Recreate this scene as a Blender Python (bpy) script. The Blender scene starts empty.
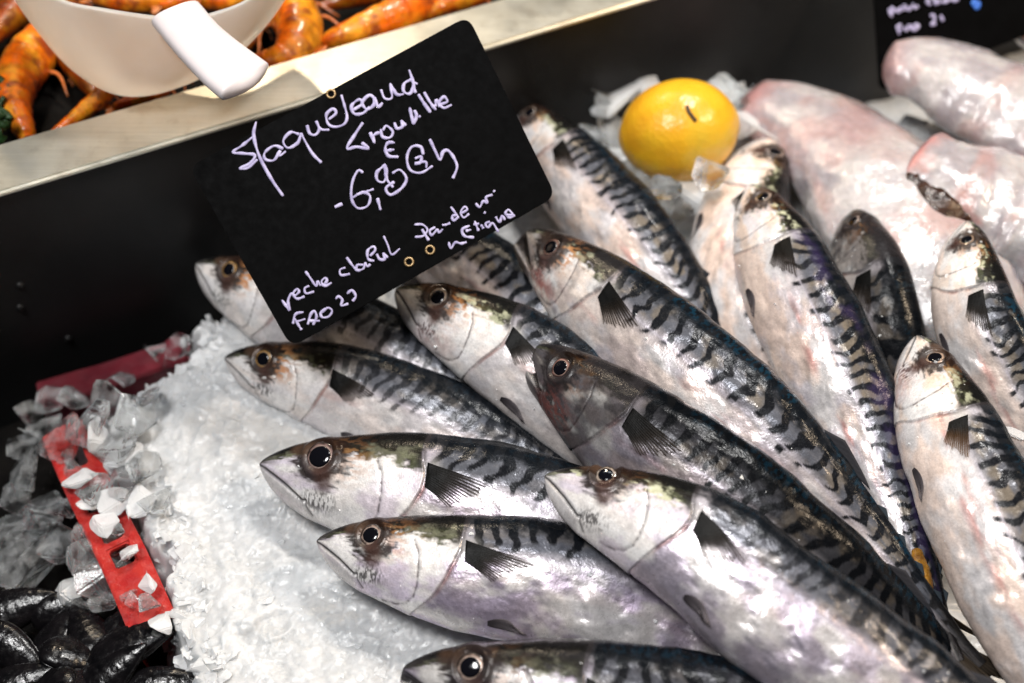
import bpy, bmesh, math, random
import numpy as np
from mathutils import Vector, Matrix
sc = bpy.context.scene
COL = sc.collection
PI = math.pi
# ------------------------------------------------------------------ camera frame
PITCH, DIST, FOC = math.radians(50), .68, 45.0
CAM = np.array([0, -DIST*math.cos(PITCH), DIST*math.sin(PITCH)])
FW = np.array([0, math.cos(PITCH), -math.sin(PITCH)]); RT = np.array([1., 0, 0]); UP = np.cross(RT, FW)
K = 36/FOC/1024
def ray(x, y): return FW + RT*((x-512)*K) + UP*((341.5-y)*K)
def un(x, y, z):
    d = ray(x, y); return CAM + d*((z-CAM[2])/d[2])
def unplane(x, y, p0, n):
    d = ray(x, y); return CAM + d*(np.dot(p0-CAM, n)/np.dot(d, n))
def proj(p):
    q = p - CAM; w = q @ FW
    return 512 + (q @ RT)/w/K, 341.5 - (q @ UP)/w/K
def mpp(p): return float(np.dot(np.asarray(p)-CAM, FW))*K        # metres per pixel at p
def nrm(v):
    v = np.asarray(v, float); return v/(np.linalg.norm(v, axis=-1, keepdims=True)+1e-12)
# ------------------------------------------------------------------ noise
def ss(a, b, x):
    t = np.clip((x-a)/(b-a), 0, 1); return t*t*(3-2*t)
def h2(i, j, s=0):
    n = (i.astype(np.int64)*374761393 + j.astype(np.int64)*668265263 + s*974634541) & 0xffffffff
    n = ((n ^ (n >> 13))*1274126177) & 0xffffffff
    n = ((n ^ (n >> 16))*2246822519) & 0xffffffff
    return ((n ^ (n >> 15)) & 0xffffff)/float(0xffffff)
def vn(x, y, s=0):
    x = np.asarray(x, float); y = np.asarray(y, float) + 0*x; x = x + 0*y
    i, j = np.floor(x), np.floor(y); fx, fy = x-i, y-j
    fx = fx*fx*(3-2*fx); fy = fy*fy*(3-2*fy)
    return (h2(i, j, s)*(1-fx)+h2(i+1, j, s)*fx)*(1-fy)+(h2(i, j+1, s)*(1-fx)+h2(i+1, j+1, s)*fx)*fy
def fbm(x, y, s=0, o=4):
    r = 0; a = .5; t = 0
    for k in range(o):
        r = r + a*vn(x*2**k+17.3*k, y*2**k-9.1*k, s+k); t += a; a *= .5
    return r/t
def facets(x, y, cell, seed, slope):
    """height of a bed of tilted flakes: every cell its own little plane"""
    gx, gy = x/cell, y/cell; i, j = np.floor(gx), np.floor(gy)
    best = np.full(x.shape, 9e9); h = np.zeros(x.shape)
    for a in (-1, 0, 1):
        for b in (-1, 0, 1):
            ci, cj = i+a, j+b
            px, py = ci+h2(ci, cj, seed), cj+h2(ci, cj, seed+1)
            d = (gx-px)**2+(gy-py)**2
            hh = (h2(ci, cj, seed+2)-.5) + ((h2(ci, cj, seed+3)-.5)*(gx-px)+(h2(ci, cj, seed+4)-.5)*(gy-py))*slope
            m = d < best; best = np.where(m, d, best); h = np.where(m, hh, h)
    return h
# ------------------------------------------------------------------ object helpers
def tag(o, label=None, cat=None, group=None, kind=None):
    if label: o['label'] = label
    if cat: o['category'] = cat
    if group: o['group'] = group
    if kind: o['kind'] = kind
    return o
def thing(name, label, cat, loc, group=None):
    o = bpy.data.objects.new(name, None); COL.objects.link(o); o.location = Vector(loc); o.empty_display_size = .02
    return tag(o, label, cat, group)
def mobj(name, verts, faces, mat, parent=None, smooth=True, attrs=None):
    """numpy verts (N,3) world space, faces list or (M,4) array -> one mesh object"""
    verts = np.asarray(verts, float)
    off = np.array(parent_world(parent)) if parent else np.zeros(3)
    me = bpy.data.meshes.new(name)
    if isinstance(faces, np.ndarray):
        n, k = faces.shape
        me.vertices.add(len(verts)); me.vertices.foreach_set('co', (verts-off).astype(np.float32).ravel())
        me.loops.add(n*k); me.loops.foreach_set('vertex_index', faces.astype(np.int32).ravel())
        me.polygons.add(n); me.polygons.foreach_set('loop_start', np.arange(0, n*k, k, dtype=np.int32))
        me.update(calc_edges=True)
    else:
        me.from_pydata([tuple(v) for v in (verts-off)], [], faces)
    me.validate()
    if smooth: me.polygons.foreach_set('use_smooth', np.ones(len(me.polygons), bool))
    for an, data in (attrs or {}).items():
        at = me.attributes.new(an, 'FLOAT_COLOR', 'POINT')
        d = np.ones((len(verts), 4), np.float32); d[:, :3] = data
        at.data.foreach_set('color', d.ravel())
    me.materials.append(mat); me.update()
    o = bpy.data.objects.new(name, me); COL.objects.link(o)
    if parent: o.parent = parent
    return o
def parent_world(p):
    v = Vector(p.location)
    while p.parent: p = p.parent; v = v + Vector(p.location)
    return v
def gridfaces(nu, nv, wrap=False):
    i = np.arange(nu-1)[:, None]; j = np.arange(nv if wrap else nv-1)[None, :]
    j2 = (j+1) % nv
    return np.stack([i*nv+j, i*nv+j2, (i+1)*nv+j2, (i+1)*nv+j], -1).reshape(-1, 4)
def bmobj(name, bm, mat, parent=None, smooth=False):
    me = bpy.data.meshes.new(name); bm.to_mesh(me); bm.free(); me.materials.append(mat)
    if parent:
        me.transform(Matrix.Translation(-parent_world(parent)))
    if smooth: me.polygons.foreach_set('use_smooth', np.ones(len(me.polygons), bool))
    o = bpy.data.objects.new(name, me); COL.objects.link(o)
    if parent: o.parent = parent
    return o
def catmull(P, n):
    P = np.asarray(P, float); P = np.vstack([2*P[0]-P[1], P, 2*P[-1]-P[-2]])
    m = len(P)-3; t = np.linspace(0, m, n); i = np.minimum(t.astype(int), m-1); f = (t-i)[:, None]
    a, b, c, d = P[i], P[i+1], P[i+2], P[i+3]
    return .5*((2*b)+(c-a)*f+(2*a-5*b+4*c-d)*f*f+(3*b-a-3*c+d)*f**3)
def resample(P, n):
    d = np.r_[0, np.cumsum(np.linalg.norm(np.diff(P, axis=0), axis=1))]
    t = np.linspace(0, d[-1], n)
    return np.stack([np.interp(t, d, P[:, k]) for k in range(P.shape[1])], 1)
def frames(P, ref):
    T = nrm(np.gradient(P, axis=0)); S = nrm(np.cross(ref, T)); N = np.cross(T, S); return T, S, N
def tube(P, R, seg=8, ref=(0, 0, 1), flat=1.0):
    P = np.asarray(P, float); n = len(P); R = np.broadcast_to(np.asarray(R, float), (n,))
    T, S, N = frames(P, np.asarray(ref, float))
    a = np.arange(seg)/seg*2*PI
    V = P[:, None]+R[:, None, None]*(np.cos(a)[None, :, None]*S[:, None]+flat*np.sin(a)[None, :, None]*N[:, None])
    V = np.concatenate([V.reshape(-1, 3), P[:1], P[-1:]]); F = [tuple(f) for f in gridfaces(n, seg, True)]
    for j in range(seg):
        F.append((n*seg, (j+1) % seg, j)); F.append((n*seg+1, (n-1)*seg+j, (n-1)*seg+(j+1) % seg))
    return V, F
# ------------------------------------------------------------------ materials
class NB:
    def __init__(s, name):
        s.m = bpy.data.materials.new(name); s.m.use_nodes = True; s.t = s.m.node_tree
        s.b = s.t.nodes['Principled BSDF']; s.L = s.t.links
    def n(s, kind, **kw):
        x = s.t.nodes.new(kind)
        for k, v in kw.items():
            if k in x.inputs: x.inputs[k].default_value = v
            else: setattr(x, k, v)
        return x
    def co(s): return s.n('ShaderNodeTexCoord').outputs['Object']
    def noise(s, scale, detail=3, rough=.55, vec=None, dist=0):
        x = s.n('ShaderNodeTexNoise', Scale=scale, Detail=detail, Roughness=rough, Distortion=dist)
        s.L.new(vec or s.co(), x.inputs['Vector']); return x.outputs['Fac']
    def ramp(s, fac, stops):
        r = s.n('ShaderNodeValToRGB'); el = r.color_ramp.elements
        while len(el) < len(stops): el.new(.5)
        for e, (p, c) in zip(el, stops):
            e.position = p; e.color = (*c, 1) if hasattr(c, '__len__') else (c, c, c, 1)
        s.L.new(fac, r.inputs['Fac']); return r.outputs['Color']
    def mul(s, a, b, fac=1.0, mode='MULTIPLY'):
        x = s.n('ShaderNodeMix', data_type='RGBA', blend_type=mode); x.inputs[0].default_value = fac
        for v, k in ((a, 6), (b, 7)):
            if hasattr(v, 'is_output'): s.L.new(v, x.inputs[k])
            else: x.inputs[k].default_value = (*v, 1)
        return x.outputs[2]
    def bump(s, h, strength, dist, prev=None):
        b = s.n('ShaderNodeBump', Strength=strength, Distance=dist); s.L.new(h, b.inputs['Height'])
        if prev: s.L.new(prev, b.inputs['Normal'])
        return b.outputs['Normal']
    def set(s, **kw):
        for k, v in kw.items():
            k = k.replace('_', ' ')
            if hasattr(v, 'is_output'): s.L.new(v, s.b.inputs[k])
            else: s.b.inputs[k].default_value = (*v, 1) if (hasattr(v, '__len__') and len(v) == 3 and s.b.inputs[k].type == 'RGBA') else v
        return s
M = {}
def simple(name, c1, c2, scale, rough=(.3, .5), bump=.2, bdist=.001, **kw):
    b = NB(name); f = b.noise(scale, 4)
    b.set(Base_Color=b.ramp(f, [(.3, c1), (.7, c2)]), Roughness=b.ramp(b.noise(scale*2.3, 3), [(.3, rough[0]), (.7, rough[1])]),
          Normal=b.bump(b.noise(scale*3, 3), bump, bdist), **kw)
    M[name] = b.m; return b.m
# fish skin: pattern in vertex attributes, fine sheen and scale grain here
b = NB('mackerel_skin')
at = b.n('ShaderNodeAttribute', attribute_name='Col'); mk = b.n('ShaderNodeAttribute', attribute_name='Msk')
sep = b.n('ShaderNodeSeparateColor'); b.L.new(mk.outputs['Color'], sep.inputs['Color'])
grain = b.ramp(b.noise(1300, 3, .6), [(.3, .86), (.7, 1.06)])
blot = b.ramp(b.noise(160, 4, .6), [(.3, .80), (.7, 1.1)])
vo = b.n('ShaderNodeTexVoronoi', Scale=950.0); b.L.new(b.co(), vo.inputs['Vector'])
nn = b.bump(b.noise(1000, 2), .11, .0006); nn = b.bump(vo.outputs['Distance'], .11, .0005, nn); nn = b.bump(b.noise(120, 2), .14, .0014, nn)
ra = b.n('ShaderNodeMath', operation='MULTIPLY'); b.L.new(sep.outputs[0], ra.inputs[0]); b.L.new(b.ramp(b.noise(420, 3), [(.3, .7), (.7, 1.3)]), ra.inputs[1])
b.set(Base_Color=b.mul(b.mul(at.outputs['Color'], grain), blot), Roughness=ra.outputs[0], Metallic=sep.outputs[1], Normal=nn,
      Specular_IOR_Level=sep.outputs[2])
M['fish'] = b.m
b = NB('fin_skin'); at = b.n('ShaderNodeAttribute', attribute_name='Col')
b.set(Base_Color=at.outputs['Color'], Roughness=.6, Normal=b.bump(b.noise(900, 2), .2, .0005), Specular_IOR_Level=.08); M['fin'] = b.m
b = NB('fin_membrane'); at = b.n('ShaderNodeAttribute', attribute_name='Col'); al = b.n('ShaderNodeAttribute', attribute_name='Alp')
b.set(Base_Color=at.outputs['Color'], Alpha=al.outputs['Fac'], Roughness=.45, Normal=b.bump(b.noise(900, 2), .2, .0005), Specular_IOR_Level=.12); M['pectoral'] = b.m
b = NB('eye_iris'); at = b.n('ShaderNodeAttribute', attribute_name='Col')
b.set(Base_Color=b.mul(at.outputs['Color'], b.ramp(b.noise(900, 3), [(.3, .7), (.7, 1.15)])), Roughness=.22, Coat_Weight=.8, Coat_Roughness=.04, Metallic=.2); M['iris'] = b.m
b = NB('eye_pupil'); b.set(Base_Color=(.004, .004, .006), Roughness=.06, Specular_IOR_Level=.6, Normal=b.bump(b.noise(500, 2), .06, .001)); M['pupil'] = b.m
b = NB('crushed_ice_white')
f = b.noise(55, 6, .6)
b.set(Base_Color=b.ramp(f, [(.25, (.44, .455, .465)), (.7, (.67, .675, .68))]), Roughness=b.ramp(b.noise(250, 3), [(.3, .18), (.7, .5)]),
      Subsurface_Weight=.8, Subsurface_Radius=(.012, .013, .014), Subsurface_Scale=.6, Normal=b.bump(b.noise(600, 3), .3, .0008), Specular_IOR_Level=.45)
M['ice'] = b.m
b = NB('clear_ice')
b.set(Base_Color=(.93, .95, .96), Roughness=b.ramp(b.noise(200, 3), [(.3, .03), (.7, .16)]), IOR=1.31, Transmission_Weight=b.ramp(b.noise(110, 4), [(.3, .78), (.6, 1.0)]),
      Normal=b.bump(b.noise(120, 3), .2, .002)); M['clear'] = b.m
b = NB('ice_flake')
b.set(Base_Color=(.92, .93, .94), Roughness=.22, IOR=1.31, Transmission_Weight=.45, Normal=b.bump(b.noise(300, 3), .4, .001)); M['flake'] = b.m
b = NB('white_fish_flesh'); at = b.n('ShaderNodeAttribute', attribute_name='Col')
b.set(Base_Color=b.mul(at.outputs['Color'], b.ramp(b.noise(220, 4), [(.3, .84), (.7, 1.08)])), Roughness=b.ramp(b.noise(90, 3), [(.3, .12), (.7, .3)]),
      Subsurface_Weight=.3, Subsurface_Radius=(.012, .006, .004), Subsurface_Scale=.4,
      Normal=b.bump(b.noise(110, 4), .45, .003, b.bump(b.noise(420, 3), .3, .001)), Coat_Weight=1.0, Coat_Roughness=.05); b.L.new(b.bump(b.noise(130, 4, .6), .4, .003), b.b.inputs['Coat Normal']); M['flesh'] = b.m
simple('dark_fish_skin', (.010, .004, .002), (.055, .018, .006), 200, (.08, .22), .3, .0015)
b = NB('lemon_peel')
vo = b.n('ShaderNodeTexVoronoi', Scale=420.0); b.L.new(b.co(), vo.inputs['Vector'])
b.set(Base_Color=b.ramp(b.noise(28, 4), [(.25, (.70, .29, .012)), (.52, (.80, .44, .02)), (.8, (.58, .45, .05))]), Roughness=.3, Specular_IOR_Level=.5,
      Subsurface_Weight=.15, Subsurface_Radius=(.01, .005, .001), Subsurface_Scale=.3,
      Normal=b.bump(vo.outputs['Distance'], .16, .0010, b.bump(b.noise(60, 3), .25, .004))); M['lemon'] = b.m
simple('lemon_scar', (.02, .012, .004), (.06, .03, .01), 300)
simple('slate_black', (.0010, .0010, .0011), (.0018, .0018, .002), 120, (.5, .65), .1, .0004, Specular_IOR_Level=.03)
simple('chalk_lilac', (.30, .27, .46), (.56, .52, .74), 330, (.5, .7), .2, .0003)
simple('chalk_blue', (.03, .12, .55), (.05, .2, .7), 500, (.5, .7), .2, .0003)
simple('eyelet_brass', (.25, .17, .08), (.4, .28, .15), 600, (.3, .5), .2, .0003, Metallic=.7)
b = NB('brushed_steel_rim')
st = b.n('ShaderNodeMapping'); st.inputs['Scale'].default_value = (6, 260, 60); st.inputs['Rotation'].default_value = (0, 0, -math.radians(26)); b.L.new(b.co(), st.inputs['Vector'])
ln = b.noise(3, 5, .6, st.outputs['Vector'])
sm = b.ramp(b.noise(60, 6, .7), [(.35, (.57, .53, .44)), (.46, (.66, .63, .53)), (.75, (.70, .68, .6))])
b.set(Base_Color=b.mul(sm, b.ramp(ln, [(.3, .88), (.7, 1.05)])), Metallic=.75, Roughness=b.ramp(b.noise(45, 4), [(.3, .28), (.7, .46)]), Normal=b.bump(ln, .12, .0006)); M['rim'] = b.m
b = NB('dark_steel_wall')
b.set(Base_Color=b.ramp(b.noise(14, 5), [(.3, (.008, .0078, .008)), (.7, (.016, .0155, .016))]), Metallic=.2, Specular_IOR_Level=.25, Roughness=b.ramp(b.noise(40, 5), [(.3, .34), (.7, .48)]),
      Normal=b.bump(b.noise(160, 3), .12, .0008)); M['wall'] = b.m
simple('counter_black', (.003, .0025, .0025), (.008, .007, .006), 60, (.5, .7), .3, .002, Specular_IOR_Level=.06)
simple('red_plastic', (.36, .016, .018), (.50, .04, .028), 90, (.12, .45), .55, .0012, Subsurface_Weight=.1)
simple('maroon_plastic', (.07, .006, .012), (.14, .012, .02), 50, (.3, .5), .35, .0015)  # the crate's red plastic again, shade of the rear bar put into its colour
simple('mussel_shell', (.002, .002, .0025), (.007, .006, .007), 160, (.08, .35), .3, .001, Specular_IOR_Level=.45)
b = NB('prawn_shell'); at = b.n('ShaderNodeAttribute', attribute_name='Col')
b.set(Base_Color=b.mul(at.outputs['Color'], b.ramp(b.noise(160, 5, .65), [(.3, .5), (.7, 1.25)])), Roughness=b.ramp(b.noise(130, 3), [(.3, .18), (.7, .45)]),
      Specular_IOR_Level=.4, Coat_Weight=.5, Coat_Roughness=.08, Subsurface_Weight=.1, Subsurface_Radius=(.008, .003, .001), Subsurface_Scale=.4, Normal=b.bump(b.noise(220, 4), .5, .0015)); M['prawn'] = b.m
simple('scoop_plastic', (.84, .60, .43), (.88, .68, .53), 26, (.3, .45), .12, .001, Transmission_Weight=.25, Subsurface_Weight=.9, Subsurface_Radius=(.03, .022, .017), Subsurface_Scale=1.0)
simple('handle_plastic', (.60, .545, .55), (.66, .61, .62), 30, (.28, .42), .12, .001, Subsurface_Weight=.25, Subsurface_Radius=(.01, .01, .01), Subsurface_Scale=.4)
simple('parsley_green', (.008, .03, .006), (.02, .07, .014), 200, (.4, .6), .4, .002)
simple('roe_amber', (.14, .05, .008), (.50, .24, .03), 160, (.2, .4), .5, .002, Subsurface_Weight=.2, Subsurface_Radius=(.006, .003, .001), Subsurface_Scale=.4)
# ------------------------------------------------------------------ mackerel
def prof(tab, s):
    t = np.array(tab); x = np.linspace(0, 5.0, 2001); y = np.interp(x, t[:, 0], t[:, 1])
    k = np.exp(-np.linspace(-2, 2, 61)**2); k /= k.sum()
    ys = np.convolve(np.pad(y, 30, mode='edge'), k, 'valid'); w = ss(.02, .12, x)
    return np.interp(s, x, ys*w+y*(1-w))
HU = [(0, .008), (.015, .03), (.05, .062), (.1, .098), (.2, .155), (.35, .212), (.5, .258), (.75, .325), (1, .37), (1.5, .405), (2, .41), (2.5, .375), (3, .30), (3.5, .2), (4, .1), (4.3, .055), (4.5, .05), (5, .05)]
HL_ = [(0, .008), (.015, .035), (.05, .08), (.1, .128), (.2, .195), (.35, .255), (.5, .285), (.75, .34), (1, .375), (1.5, .415), (2.2, .415), (2.7, .36), (3, .30), (3.5, .2), (4, .1), (4.3, .055), (4.5, .05), (5, .05)]
HT = [(0, .008), (.015, .02), (.05, .038), (.1, .062), (.2, .10), (.4, .165), (.7, .215), (1, .245), (1.6, .27), (2.2, .265), (3, .2), (3.6, .12), (4.2, .045), (4.5, .03), (5, .03)]
SG = [(-1, .78), (-.8, .83), (-.5, .905), (-.2, .962), (.1, .995), (.35, 1.0), (.6, .975), (1, .95)]
MOUTH = [(0, -.002), (.05, -.022), (.12, -.05), (.2, -.085), (.27, -.125), (.325, -.158), (.35, -.16)]
JAW2 = [(.345, -.15), (.36, -.19), (.40, -.235)]
PREOP = [(.715, .14), (.76, .07), (.785, -.04), (.79, -.14), (.775, -.21), (.73, -.255), (.66, -.275), (.56, -.27)]
def pdist(s, y, P):
    d = np.full(s.shape, 9.)
    for (a, b), (c, e) in zip(P[:-1], P[1:]):
        t = np.clip(((s-a)*(c-a)+(y-b)*(e-b))/((c-a)**2+(e-b)**2+1e-9), 0, 1)
        d = np.minimum(d, np.hypot(s-a-t*(c-a), y-b-t*(e-b)))
    return d
CRUMBS = []
def lerp(a, b, t):
    return a*(1-t[..., None]) + np.asarray(b, float)*t[..., None]
def fish(label, px, seed, roll=8, k=.9, dep=1.0, purple=.35, warm=.2, stripe=1.0, dark=0., olive=.18, orange=.6, gape=0., eye_y=.105, eye_r=.080,
         eye_col=(.5, .36, .30), hl=None, thick=1.0, spacing=.125, teal=.5, black_head=0., fin_tip=(.022, .015, .01), violet=0., slo=0., blood=0.):
    rng = np.random.default_rng(seed)
    C = np.array([un(*p) for p in px]); hl0 = np.linalg.norm(C[1]-C[0]); HL = hl or hl0; L = 4.45*HL
    P = catmull(C, 500); d = np.r_[0, np.cumsum(np.linalg.norm(np.diff(P, axis=0), axis=1))]
    if d[-1] < L*1.02:
        t = nrm(P[-1]-P[-6]); P = np.vstack([P, P[-1]+t*(L*1.02-d[-1]), P[-1]+t*(L*1.02-d[-1]+.01)])
        d = np.r_[0, np.cumsum(np.linalg.norm(np.diff(P, axis=0), axis=1))]
    su = np.concatenate([np.linspace(0, .06, 16, endpoint=False), np.linspace(.06, 1.12, 215, endpoint=False), np.linspace(1.12, 4.45, 420)])
    at_ = lambda s: np.stack([np.interp(np.asarray(s)*HL, d, P[:, c]) for c in range(3)], -1)
    A = at_(su)
    kk = np.exp(-np.linspace(-2, 2, 41)**2); kk /= kk.sum()
    T = nrm(np.gradient(A, axis=0)); T = nrm(np.stack([np.convolve(np.pad(T[:, c], 20, mode='edge'), kk, 'valid') for c in range(3)], 1))
    view = nrm(CAM-A[len(A)//3]); N0 = nrm((1-k)*np.array([0, 0, 1.])+k*view)
    D = nrm(np.cross(N0, T)); N = np.cross(T, D); r = math.radians(-roll-6)
    N, D = N*math.cos(r)+D*math.sin(r), D*math.cos(r)-N*math.sin(r)
    # theta: 0 = flank towards the viewer, +90 dorsal, -90 ventral
    th = np.radians(np.concatenate([np.linspace(-100, 118, 128), np.linspace(124, 254, 26)])); nv = len(th)
    sg, cg = np.sin(th), np.cos(th)
    S = np.repeat(su[:, None], nv, 1); TH = np.repeat(th[None], len(su), 0)
    v = np.sin(TH); hu, hlw, ht = prof(HU, S)*dep, prof(HL_, S)*dep, prof(HT, S)*dep*thick
    hd = np.where(v > 0, hu, hlw); y = v*hd
    ct = np.cos(TH); lat = ht*np.sign(ct)*np.abs(ct)**.9
    pos = A[:, None]+HL*(y[..., None]*D[:, None]+lat[..., None]*N[:, None])
    yn = y/dep
    # relief
    gj = rng.uniform(-1, 1, 6); s_g = np.interp(v, [a for a, _ in SG], [b for _, b in SG])+.03*gj[0]+.035*gj[1]*v+.012*np.sin(v*5+gj[2]*3)
    PRE = [(a+.03*gj[3]+.05*gj[4]*b_, b_+.02*gj[5]) for a, b_ in PREOP]
    n1 = fbm(S*3.1+seed, v*2.2, seed); n2 = fbm(S*8+seed, v*6, seed+9)
    md = pdist(S, yn, MOUTH); jd = pdist(S, yn, JAW2); pd = pdist(S, yn, PRE); gd = S-s_g
    head = ss(.008, -.008, gd)
    rel = (.005+.010*ss(-.75, -.1, v))*ss(.60, .34, v)*np.exp(np.minimum(-gd, 0)*0 + np.clip(gd, -9, 0)/.10)*(gd <= 0) - .006*np.exp(-(gd/.022)**2)*(gd > 0)*ss(.60, .34, v)
    rel = rel - .013*np.exp(-(md/.011)**2) - .008*np.exp(-(jd/.012)**2) - .004*np.exp(-(pd/.010)**2) + .0015*np.exp(-((pd-.03)/.03)**2)*(S < .79)
    ed = np.hypot(S-.39, (yn-eye_y))
    rel = rel + .012*np.exp(-((ed-.105)/.022)**2) - .012*ss(.10, .06, ed)
    rel = rel + (n1-.5)*.035*ss(1.0, 1.3, S)*ss(4.2, 3, S) + (n2-.5)*.010*ss(.3, 1.2, S)
    rel = rel + .006*np.sin(S*26+v*4+n1*9)*ss(1.2, 1.6, S)*ss(3.2, 2.4, S)*ss(.1, -.2, v)*ss(-.9, -.5, v)
    ym = np.interp(S, [a for a, _ in MOUTH], [b for _, b in MOUTH]); ga = math.radians(gape)
    under = ss(.0, -.022, yn-ym)*ss(.36, .335, S); wedge = ss(.05, .3, under)*ss(1, .85, under)*ss(.352, .33, S)*(gape > 2)
    rs, ry = S-.35, yn+.16; dS, dY = rs*(math.cos(ga)-1)-ry*math.sin(ga), rs*math.sin(ga)+ry*(math.cos(ga)-1)
    pos = pos+HL*((dS*under)[..., None]*T[:, None]+(dY*under)[..., None]*D[:, None]); rel = rel-wedge*.03
    du = np.gradient(pos, axis=0); dv = np.roll(pos, -1, 1)-np.roll(pos, 1, 1)
    nor = nrm(np.cross(dv, du)); flip = np.sign(np.sum(nor*(pos-A[:, None]), -1, keepdims=True)); nor = nor*np.where(flip == 0, 1, flip)
    nor[0] = -T[0]
    pos = pos + nor*(rel*HL*ss(.0, .06, S))[..., None]
    # colour
    n3 = fbm(S*5+seed*3, v*3.5, seed+20); n4 = fbm(S*22, v*16, seed+30, 3); n5 = vn(S*70, yn*70, seed+40); n6 = vn(S*130, yn*60, seed+41)
    col = np.broadcast_to(np.array([.76, .73, .73]), S.shape+(3,)).copy()
    col = lerp(col, (.50, .41, .60), ss(.34, .64, n3)*purple)
    col = lerp(col, (.88, .68, .57), ss(.35, .65, fbm(S*4-seed, v*3, seed+50))*warm)
    col = lerp(col, (.62, .30, .27), ss(.52, .75, fbm(S*3+7, v*5, seed+51))*ss(.25, .0, np.abs(v+.1))*min(1, warm*1.2))
    col = lerp(col, (.36, .34, .39), ss(.0, .40, v+(n1-.5)*.3)*.8)
    t2 = ss(.24, .46, v+(n3-.5)*.16)*ss(1.0, 1.12, S)
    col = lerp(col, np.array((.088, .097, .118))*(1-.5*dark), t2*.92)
    gold = ss(.45, .7, fbm(S*6, v*4, seed+60)); col = lerp(col, (.26, .20, .12), t2*gold*.5*(.3+warm))
    sp = spacing; w1 = fbm(S*2.6, v*2.4, seed+70, 3)-.5
    ph = S/sp - 1.1*(v-.4) + 1.7*w1 + 1.6*np.maximum(v-.35, 0)**2
    idx = np.floor(ph); wv = .5+.5*np.cos(2*PI*(ph-idx-.5)); lo = .06+slo+.24*h2(idx, idx*0, seed)
    thr = .71-.30*ss(.25, .8, v)+(n4-.5)*.24+.22*(vn(idx*.73, v*3, seed+5)-.5)
    st = ss(thr, thr+.13, wv)*ss(lo, lo+.10, v)*ss(1.0, 1.12, S+.1*(v-.3))*ss(4.4, 4.1, S)
    col = lerp(col, (.010, .011, .014), np.clip(st*(.75+.3*n4)*1.2, 0, 1)*stripe)
    ridge = ss(.60, .82, v+(n4-.5)*.25); col = lerp(col, (.006, .008, .011), ridge*.95)
    col = lerp(col, (.10, .06, .22), ss(.45, .62, v)*ss(.95, .8, v)*ss(.35, .6, n3)*violet)
    col = lerp(col, (.006, .028, .05), ss(.80, .92, v)*ss(.5, .62, n5)*ss(.35, .65, n3)*teal*ss(.9, 1.2, S))
    ll = np.exp(-((v-.27-.02*np.sin(S*5))/.02)**2)*ss(1.15, 1.4, S)*ss(3.6, 3, S)*ss(.3, .5, n4); col = lerp(col, (.62, .58, .66), ll*.6)
    col = lerp(col, (.016, .014, .013), ss(3.75, 4.25, S+.12*(n3-.5))*.9)
    # head
    hc = np.broadcast_to(np.array([.86, .84, .83]), S.shape+(3,)).copy()
    hc = lerp(hc, (.60, .50, .68), ss(.4, .66, n3)*purple*.9); hc = lerp(hc, (.88, .68, .55), ss(.38, .65, fbm(S*5, v*4, seed+52))*warm)
    hc = lerp(hc, (.13, .12, .13), ss(.52, .72, fbm(S*9, yn*12, seed+53))*ss(.05, .35, S)*.35*(.4+black_head*2)*ss(.6, .2, v))
    tb = np.interp(S, [0, .08, .2, .35, .5, .8, 1.0], [.25, .38, .52, .60, .52, .46, .40])
    top = ss(tb-.07, tb+.07, v+(n4-.5)*.35)
    tc = lerp(np.broadcast_to(np.array([.018, .016, .012]), S.shape+(3,)), (.075, .082, .045), ss(.45, .65, n4)*.7)
    tc = lerp(tc, (.56, .57, .40), ss(.46, .62, fbm(S*14, yn*26, seed+54))*olive*ss(.92, .74, v)); tc = lerp(tc, (.012, .012, .012), ss(.74, .92, v))
    tc = lerp(tc, (.008, .008, .008), ss(.62, .80, v+(n4-.5)*.3))
    hc = lerp(hc, tc, top)
    hc = lerp(hc, (.06, .055, .055), ss(.16, .02, S)*ss(.0, .25, v)*.8)
    jaw = ss(-.003, -.012, yn-np.interp(S, [a for a, _ in MOUTH], [b for _, b in MOUTH]))*ss(.36, .33, S)
    hc = lerp(hc, (.52, .49, .49), jaw*.6)
    og = np.exp(-(((S-.56)/.13)**2+((yn-.09)/.11)**2))*ss(.40, .62, n4); hc = lerp(hc, (.50, .22, .085), np.clip(og*1.5, 0, 1)*orange)
    stp = np.exp(-(((S-.44)/.10)**2+((yn+.145)/.055)**2))*ss(.42, .6, n6); hc = lerp(hc, (.05, .045, .045), np.clip(stp*1.2, 0, .85))
    dk = ss(.20, .125, np.hypot((S-.385+.25*(yn-eye_y))/1.12, yn-eye_y)+(n4-.5)*.15); hc = lerp(hc, (.022, .012, .009), dk*.95)
    tri = ss(.06, .0, pdist(S, yn, [(.40, eye_y), (.455, eye_y-.15)])-.02); hc = lerp(hc, (.07, .035, .028), tri*.8)
    snt = ss(.05, .0, pdist(S, yn, [(.39, eye_y+.03), (.23, eye_y+.015)])-.012); hc = lerp(hc, (.10, .06, .04), snt*.6)
    lin = np.maximum(np.exp(-(md/.010)**2), .8*np.exp(-(jd/.008)**2)); hc = lerp(hc, (.02, .017, .017), lin*.95)
    hc = lerp(hc, (.075, .06, .065), np.exp(-(pd/.0075)**2)*(.35+.5*ss(.3, .6, n4)))
    hc = lerp(hc, (.012, .01, .012), np.exp(-((gd+.01)/.03)**2)*ss(.28, .44, v)*ss(.75, .55, v)*.9)
    hc = lerp(hc, (.42, .09, .07), np.exp(-(((S-.50)/.20)**2+((yn+.20)/.09)**2))*ss(.38, .62, n3+.3*(n4-.5))*blood)
    hc = lerp(hc, (.02, .015, .015), wedge*.9)
    hc = lerp(hc, (.055, .05, .055), min(black_head, 1.2)*ss(.22, .52, n3)*.72)
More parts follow.
